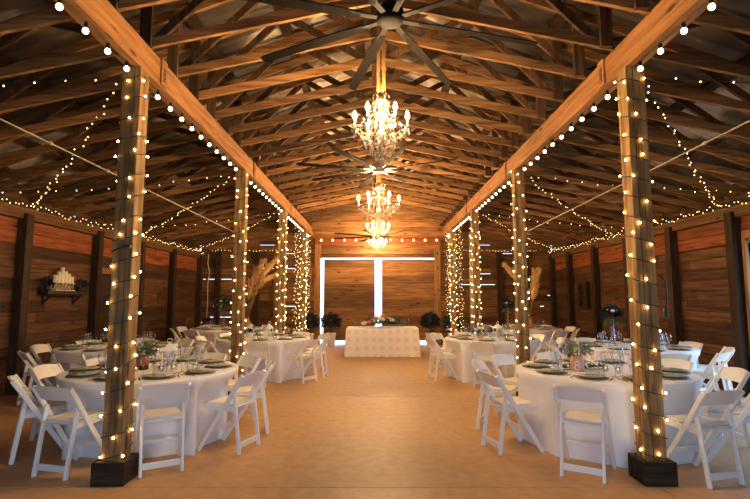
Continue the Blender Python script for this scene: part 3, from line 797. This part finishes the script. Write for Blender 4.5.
def votive(label, p):
    t = tag(obj('votive_holder', ME_VO, None, p), label, 'candle holder', 'glass votives on the tables')
    m = MB(); m.lathe([(.02, .012), (.021, .03), (.004, .031)], 10); m.build('wax', 'candle', t)
    m = MB(); m.lathe([(.002, .031), (.006, .038), (.001, .052)], 8); m.build('flame', 'tealight', t)
# copper pot table
pot_plant('bushy succulent in a copper pot on dark stand before the white lantern', T('L1', -.1, -.05), 'copper', 'sage')
lantern('white pointed lantern beside the copper succulent pot', T('L1', .12, .12), 1.15)
garland('eucalyptus sprig lying beside the copper pot', T('L1', -.36, -.06), .17, .4, 11)
for k, (dx, dy) in enumerate(((.17, -.18), (.26, -.08), (-.1, -.2))): votive('%s small candle votive near the copper pot' % ORD[k], T('L1', dx, dy))
# number eight jar table
t = thing('flower_jar', 'blush jar marked 8 holding grey-green sprigs on eucalyptus leaves', 'jar', T('R1', -.32, -.1), -.38, scale=(1.15, 1.15, 1.15))
m = MB(); m.lathe([(.05, 0), (.062, .006), (.064, .10), (.052, .12), (.052, .145), (.046, .145), (.046, .12), (.01, .11)], 24); m.build('jar_body', 'jar', t)
m = MB()
for zc, rr in ((.040, .023), (.078, .018)):
    m.tube([(rr * math.cos(v), -.0665, zc + rr * math.sin(v)) for v in [2 * PI * k / 16 for k in range(17)]], 0.006, 6, False)
m.build('number_eight', 'white', t)
m = tuft(MB(), (0, 0, .20), .11, 190, .05, .02, .6, 5); m.build('sprigs', 'sage', t)
m = MB()
for k in range(9):
    a = k * .7; m.tube([(.02 * math.cos(a), .02 * math.sin(a), .08), (.07 * math.cos(a), .07 * math.sin(a), .22)], .002, 4)
m.build('stem', 'leaf', t)
garland('long eucalyptus sprig under the jar marked 8', T('R1', -.24, -.06), .26, .15, 12)
for k, (dx, dy) in enumerate(((-.16, .12), (-.3, .1), (-.02, -.12), (.05, -.25))): votive('%s small candle votive near the jar marked 8' % ORD[k], T('R1', dx, dy))
# white rose table and peach jar table
def bouquet(name, label, p, potmat, petal, petal2, R0, n, leaf='leaf', pot=True, stretch=1):
    t = thing(name, label, 'flowers', p); g = random.Random(n)
    z0 = .10 if pot else .03
    if pot:
        m = MB(); m.lathe([(.05, 0), (.06, .005), (.068, .11), (.06, .11), (.05, .10), (.01, .09)], 20); m.build('vase', potmat, t)
    m = MB()
    for k in range(int(8 * stretch)):
        tuft(m, (g.uniform(-1, 1) * R0 * .8 * stretch, g.uniform(-1, 1) * R0 * .4, z0 + .05 + (R0 * .3 if stretch > 1 else 0)), R0 * .7, 16, .08 * (1 + .4 * (stretch > 1)), .035 * (1 + .5 * (stretch > 1)), .6, n + k)
    m.build('foliage', leaf, t)
    for k in range(n):
        u = g.uniform(-1, 1); a = g.uniform(0, 6.28); m = MB(); rr = (.042 if stretch == 1 else .082) * g.uniform(.8, 1.2)
        rose(m, (u * R0 * stretch, math.sin(a) * R0 * .6, z0 + .07 + (1 - abs(u)) * R0 * (.55 if stretch == 1 else 1.15) * g.uniform(.4, 1)), rr, k); m.build('rose', petal if k % 4 else petal2, t)
    return t
bouquet('rose_bouquet', 'white roses in a low vase beside the lantern on white rose table', T('L2', -.26, -.1), 'white', 'rose', 'rose', .14, 14)
lantern('white pointed lantern on the white rose table', T('L2', .12, -.1), 1.15)
bouquet('rose_bouquet', 'small ivory flowers in a peach jar on the peach jar table', T('R2', -.25, -.15), 'jar', 'rose', 'peach', .11, 8, 'sage')
lantern('white pointed lantern behind the peach jar', T('R2', .12, -.05), 1.15)
bouquet('rose_bouquet', 'white blooms in a clear-edged vase beside the peach jar lantern', T('R2', .04, .2), 'white', 'rose', 'rose', .1, 7)
for k, (dx, dy) in enumerate(((-.05, -.25), (.25, -.2))):
    votive('%s candle votive on the white rose table' % ORD[k], T('L2', dx, dy)); votive('%s candle votive on the peach jar table' % ORD[k], T('R2', dx, dy))
# tall glass stands with greenery
def tall_vase(label, p, H=.62, leaf='darkleaf', Rr=.17):
    t = thing('greenery_stand', label, 'vase', p, group='tall glass stands of greenery')
    m = MB(); m.lathe([(.07, 0), (.07, .008), (.035, .02), (.03, H), (.045, H + .02), (.04, H + .02), (.024, H - .01), (.022, .03)], 16); m.build('glass_stand', 'glass', t)
    m = tuft(MB(), (0, 0, H + .12), Rr, 170, .11, .05, .8, int(p[1] * 10)); m.build('foliage', leaf, t)
    m = tuft(MB(), (0, 0, H + .02), Rr * .8, 40, .12, .03, .3, 5, -.6); m.build('trailing_vine', 'leaf', t)
    for k in range(3):
        m = MB(); rose(m, (Rr * .7 * math.cos(k * 2.1), Rr * .7 * math.sin(k * 2.1) - .05, H + .16), .04, k); m.build('rose', 'rose', t)
tall_vase('tall glass stand of dark greenery on the table below candle shelf', T('A1', 0, -.05), .60)
tall_vase('tall glass stand of green leaves on the shelf-side pampas table', T('A2', -.07, 0), .55, 'leaf', .13)
tall_vase('tall glass stand of dark leaves on the daylit table', T('B1', -.28, .1), .42, 'darkleaf', .12)
tall_vase('tall glass stand of dark leaves on the bare-wall-side pampas table', T('B2', -.45, .1), .5, 'darkleaf', .13)
# pampas vases
def pampas(label, p, plumes):
    t = thing('pampas_vase', label, 'vase', p, group='vases of pampas grass')
    m = MB(); m.lathe([(.07, 0), (.10, .03), (.105, .12), (.06, .22), (.05, .27), (.06, .29), (.045, .285), (.04, .22), (.02, .2)], 20); m.build('vase', 'vasetan', t)
    for k, (dx, dy, H, lean) in enumerate(plumes):
        P = [Vector((0, 0, .25)), Vector((dx * .35, dy * .35, .25 + H * .45)), Vector((dx * .8, dy * .8, .25 + H * .8)), Vector((dx * 1.25, dy * 1.25, .25 + H * lean))]
        m = MB(); m.tube(P, [.012, .01, .008, .004], 5); st = m.build('stem', 'stem', t)
        m = MB(); g = random.Random(k)
        Q = [P[1].lerp(P[2], .5), P[2], P[2].lerp(P[3], .5), P[3], P[3] + (P[3] - P[2]) * .5]
        m.tube(Q, [.015, .06, .07, .05, .003], 8)
        for j in range(170):
            u = g.uniform(0, 3.6); i = int(u); b = Q[i].lerp(Q[min(i + 1, 4)], u - i); d = (Q[min(i + 1, 4)] - Q[i]).normalized()
            m.quadleaf(b, d + Vector((g.uniform(-.7, .7), g.uniform(-.7, .7), g.uniform(-.7, .4))), .15, .026, g.uniform(0, 3))
        m.build('plume', 'pampas', st)
pampas('arching golden pampas grass in an amber vase behind the second shelf-side post', T('A2', .6, -.2), ((.35, .0, 1.25, 1.02), (.22, .1, .95, .95), (.55, -.1, 1.5, .98), (.05, .0, .8, 1.1), (.5, .1, 1.25, .9), (.3, -.1, 1.4, 1.0), (.15, -.05, 1.15, 1.05)))
pampas('upright golden pampas grass in an amber vase behind the second bare-wall-side post', T('B2', .1, -.1), ((.18, 0, 1.0, 1.15), (-.1, .1, .9, 1.2), (-.45, 0, 1.35, .98), (-.32, -.05, 1.15, 1.0), (.08, -.1, .75, 1.1), (-.25, .1, 1.3, .95), (.12, .05, 1.05, 1.1)))

# ------------------------------------------------------------------ head table by the far wall
hx, hy = .17, 13.3
t = thing('banquet_table', 'oblong head table hidden under the blush patterned cloth', 'table', (hx, hy, 0))
m = MB(); m.lim(-.93, .93, -.37, .37, .705, .742); m.build('tabletop', 'trimwood', t)
for sx in (-1, 1):
    for sy in (-1, 1):
        m = MB(); m.tube([(sx * .8, sy * .28, 0), (sx * .8, sy * .28, .71)], .018, 8); m.build('leg', 'black', t)
m = MB(); n = 40; rings = []
def rr_pt(k, N, a, b, off):
    """point k of N round a rectangle of half sizes a, b grown by off"""
    per = 4 * (a + b); s = k / N * per; a2, b2 = a + off, b + off
    if s < 2 * a: return (-a2 + s / (2 * a) * 2 * a2, -b2)
    s -= 2 * a
    if s < 2 * b: return (a2, -b2 + s / (2 * b) * 2 * b2)
    s -= 2 * b
    if s < 2 * a: return (a2 - s / (2 * a) * 2 * a2, b2)
    s -= 2 * a
    return (-a2, b2 - s / (2 * b) * 2 * b2)
N = 160; vs = []
for z, off in ((.004, .06), (.1, .05), (.3, .035), (.5, .025), (.7, .015), (.745, .01), (.757, -.005)):
    k_ = (.757 - z) / .757
    for k in range(N):
        x, y = rr_pt(k, N, .95, .385, off + k_ * .014 * math.sin(k * .9) + k_ * .012 * math.sin(k * .37 + 1)); vs.append((x, y, z))
fs = [(i * N + k, i * N + (k + 1) % N, (i + 1) * N + (k + 1) % N, (i + 1) * N + k) for i in range(6) for k in range(N)] + [tuple(6 * N + k for k in range(N))]
m.add(vs, fs, True); m.sm[-1] = False
tag(m.build('tablecloth', 'lace', loc=(hx, hy, 0)), 'ivory cloth woven with blush squares on the oblong head table', 'tablecloth')
bouquet('floral_centrepiece', 'long low centrepiece of white and peach roses on the head table', Vector((hx - .02, hy - .05, TOPZ)), 'white', 'rose', 'peach', .2, 22, 'leaf', False, 2.5)
for k, dx in enumerate((-.72, -.62, -.52, .55, .64, .73)):
    put(ME_FLU if k % 2 else ME_WG, 'champagne_flute' if k % 2 else 'wine_glass', 'clear stemmed glass, %s along the head table starting beside the shelf-side end' % ORD[k], 'glass', 'glasses on the head table', (hx + dx, hy - .1 + .05 * (k % 2), TOPZ))
# topiary balls in white planters
for k, (x, y, lab) in enumerate(((-1.44, 15.55, 'dark bushy topiary beside the head table, before the shelf-side door post'), (-2.02, 15.32, 'dark bushy topiary beside the last shelf-side timber post'),
                                 (1.74, 15.55, 'dark bushy topiary beside the head table, before the bare-wall-side door'), (2.3, 15.32, 'dark bushy topiary beside the last bare-wall-side timber post'))):
    if k == 1: x = -2.12
    if k == 3: x = 2.43
    t = thing('topiary_plant', lab, 'plant', (x, y, 0), k, 'topiary plants by the far wall')
    m = MB(); m.lathe([(.10, 0), (.11, .01), (.16, .42), (.17, .44), (.15, .44), (.14, .40), (.02, .39)], 20); m.build('planter', 'planter', t)
    m = MB(); m.tube([(0, 0, .38), (.01, 0, .7)], .02, 6); m.build('trunk', 'bark', t)
    m = tuft(MB(), (0, 0, .78), .29, 560, .12, .06, .9, k + 40); m.ball((0, 0, .78), .2, 10, 8); m.build('foliage', 'darkleaf', t)

# ------------------------------------------------------------------ wall shelf with candles
sy0, sy1, sz = 8.42, 9.62, 1.68
t = thing('candle_shelf', 'black shelf fixed to the plank wall below the bulb-warmed orange boards', 'shelf', (-WX, 9.02, sz))
m = MB(); m.lim(0, .2, sy0 - 9.02, sy1 - 9.02, -.07, 0); m.build('shelf_board', 'shelfwood', t, .005)
for y in (-.45, .4):
    m = MB(); m.bar((.02, y, -.22), (.17, y, -.07), .03, .03); m.lim(0, .025, y - .015, y + .015, -.26, -.07); m.build('bracket', 'shelfwood', t)
t = thing('candle_stand', 'cream openwork stand holding white candles on the black shelf', 'candle stand', (-WX + .1, 8.97, sz), -PI / 2)
m = MB(); m.lim(-.28, .28, -.05, .05, 0, .02); m.build('foot_bar', 'openwork', t)
m = MB()
for k in range(6):
    x = -.24 + .096 * k
    m.tube([(x + .04 * math.cos(v), -.03, .075 + .05 * math.sin(v)) for v in [2 * PI * q / 12 for q in range(13)]], .009, 5, False)
    m.tube([(x, .03, .02), (x, .03, .14)], .01, 5)
m.build('lattice', 'openwork', t)
m = MB(); m.lim(-.28, .28, -.05, .05, .135, .155); m.build('top_bar', 'openwork', t)
for k, (x, h) in enumerate(((-.24, .12), (-.145, .17), (-.05, .21), (.05, .28), (.145, .20), (.24, .13))):
    m = MB(); m.lathe([(.035, 0), (.036, .004), (.036, h), (.028, h + .003), (.005, h - .004)], 14)
    o = m.build('pillar_candle', 'candle', loc=(-WX + .1, 8.97 - x, sz + .1552)); w = MB(); w.tube([(0, 0, h - .005), (.002, 0, h + .015)], .002, 4); w.build('wick', 'black', o)
    tag(o, '%s ivory pillar candle along the cream stand, starting towards the far wall' % ORD[k], 'candle', 'pillar candles on the shelf')
for k, (y, lab) in enumerate(((8.53, 'dark leafy pot at the camera end of the black shelf'), (9.48, 'dark leafy pot at the far-wall end of the black shelf'))):
    t = thing('shelf_plant', lab, 'plant', (-WX + .1, y, sz), group='dark pots on the shelf')
    m = MB(); m.lathe([(.04, 0), (.055, .01), (.06, .09), (.05, .09), (.02, .08)], 14); m.build('pot', 'darkpot', t)
    m = tuft(MB(), (0, 0, .15), .09, 70, .07, .035, .8, k + 3); m.build('foliage', 'darkleaf', t)
# hanging wooden box on the bare wall
t = thing('wall_frame', 'dark wooden hanging box on the bare plank wall', 'wall box', (WX, 13.6, 1.62))
m = MB()
for a, b, c, d in ((-.28, -.22, -.36, .36), (.22, .28, -.36, .36), (-.22, .22, .30, .36), (-.22, .22, -.36, -.30)): m.lim(-.12, 0, a, b, c, d)
m.build('frame', 'base', t); m = MB(); m.lim(-.03, -.002, -.22, .22, -.3, .3); m.build('back_board', 'stud', t)
m = MB(); m.tube([(-.06, -.2, .36), (-.03, 0, .52), (-.06, .2, .36)], .008, 5); m.build('hanger', 'black', t)
# green plug of the fairy lights on the first bare-wall-side post
t = thing('plug_cord', 'dark cable and green plug hanging beside the first bare-wall-side post', 'plug', (PX[1] + .16, PY[0] - .06, 0))
m = MB(); m.tube([(-.03, 0, 1.75), (.01, 0, 1.7), (.02, 0, 1.55), (0, 0, 1.46)], .008, 5); m.build('cable', 'wire', t)
m = MB(); m.lim(-.015, .015, -.012, .012, 1.38, 1.46); m.build('plug_body', 'plug', t, .004)
t = thing('plug_cord', 'green plug tied against the first shelf-side post', 'plug', (PX[0] + .06, PY[0] - .135, 0))
m = MB(); m.lim(-.03, .04, -.02, .02, 1.98, 2.01); m.build('plug_body', 'plug', t, .004)
m = MB(); m.tube([(-.03, 0, 1.995), (-.1, .02, 1.97), (-.14, .03, 1.95)], .006, 5); m.build('cable', 'wire', t)

# ------------------------------------------------------------------ light from outside, camera
W = bpy.data.worlds.new('sky'); S.world = W; W.use_nodes = True
bg = W.node_tree.nodes['Background']; bg.inputs[0].default_value = (.44, .67, 1.0, 1); bg.inputs[1].default_value = 5.6
def portal(name, loc, rot, sx, sy):
    l = bpy.data.lights.new(name, 'AREA'); l.shape = 'RECTANGLE'; l.size = sx; l.size_y = sy; l.cycles.is_portal = True
    o = bpy.data.objects.new(name, l); COL.objects.link(o); o.location = loc; o.rotation_euler = rot
portal('entrance_portal', (0, BY - .06, 1.35), (PI / 2, 0, 0), 3.2, 2.7)
portal('side_portal', (WX + .06, 6.02, 1.25), (PI / 2, 0, PI / 2), 2.65, 2.5)

cd = bpy.data.cameras.new('camera'); cd.sensor_width = 36; cd.lens = 36 * 480 / 750; cd.shift_x = -1 / 750; cd.clip_start = .05
cam = bpy.data.objects.new('camera', cd); COL.objects.link(cam); cam.location = (0, 0, 1.55); cam.rotation_euler = (PI / 2 + math.atan(48.5 / 480), 0, 0)
S.camera = cam
vs = S.view_settings; vs.view_transform = 'Standard'; vs.look = 'None'; vs.exposure = 0; vs.gamma = 1; vs.use_curve_mapping = False
S.cycles.max_bounces = 7; S.cycles.diffuse_bounces = 4; S.cycles.transparent_max_bounces = 10
S.cycles.sample_clamp_indirect = 6
S.cycles.use_denoising = True
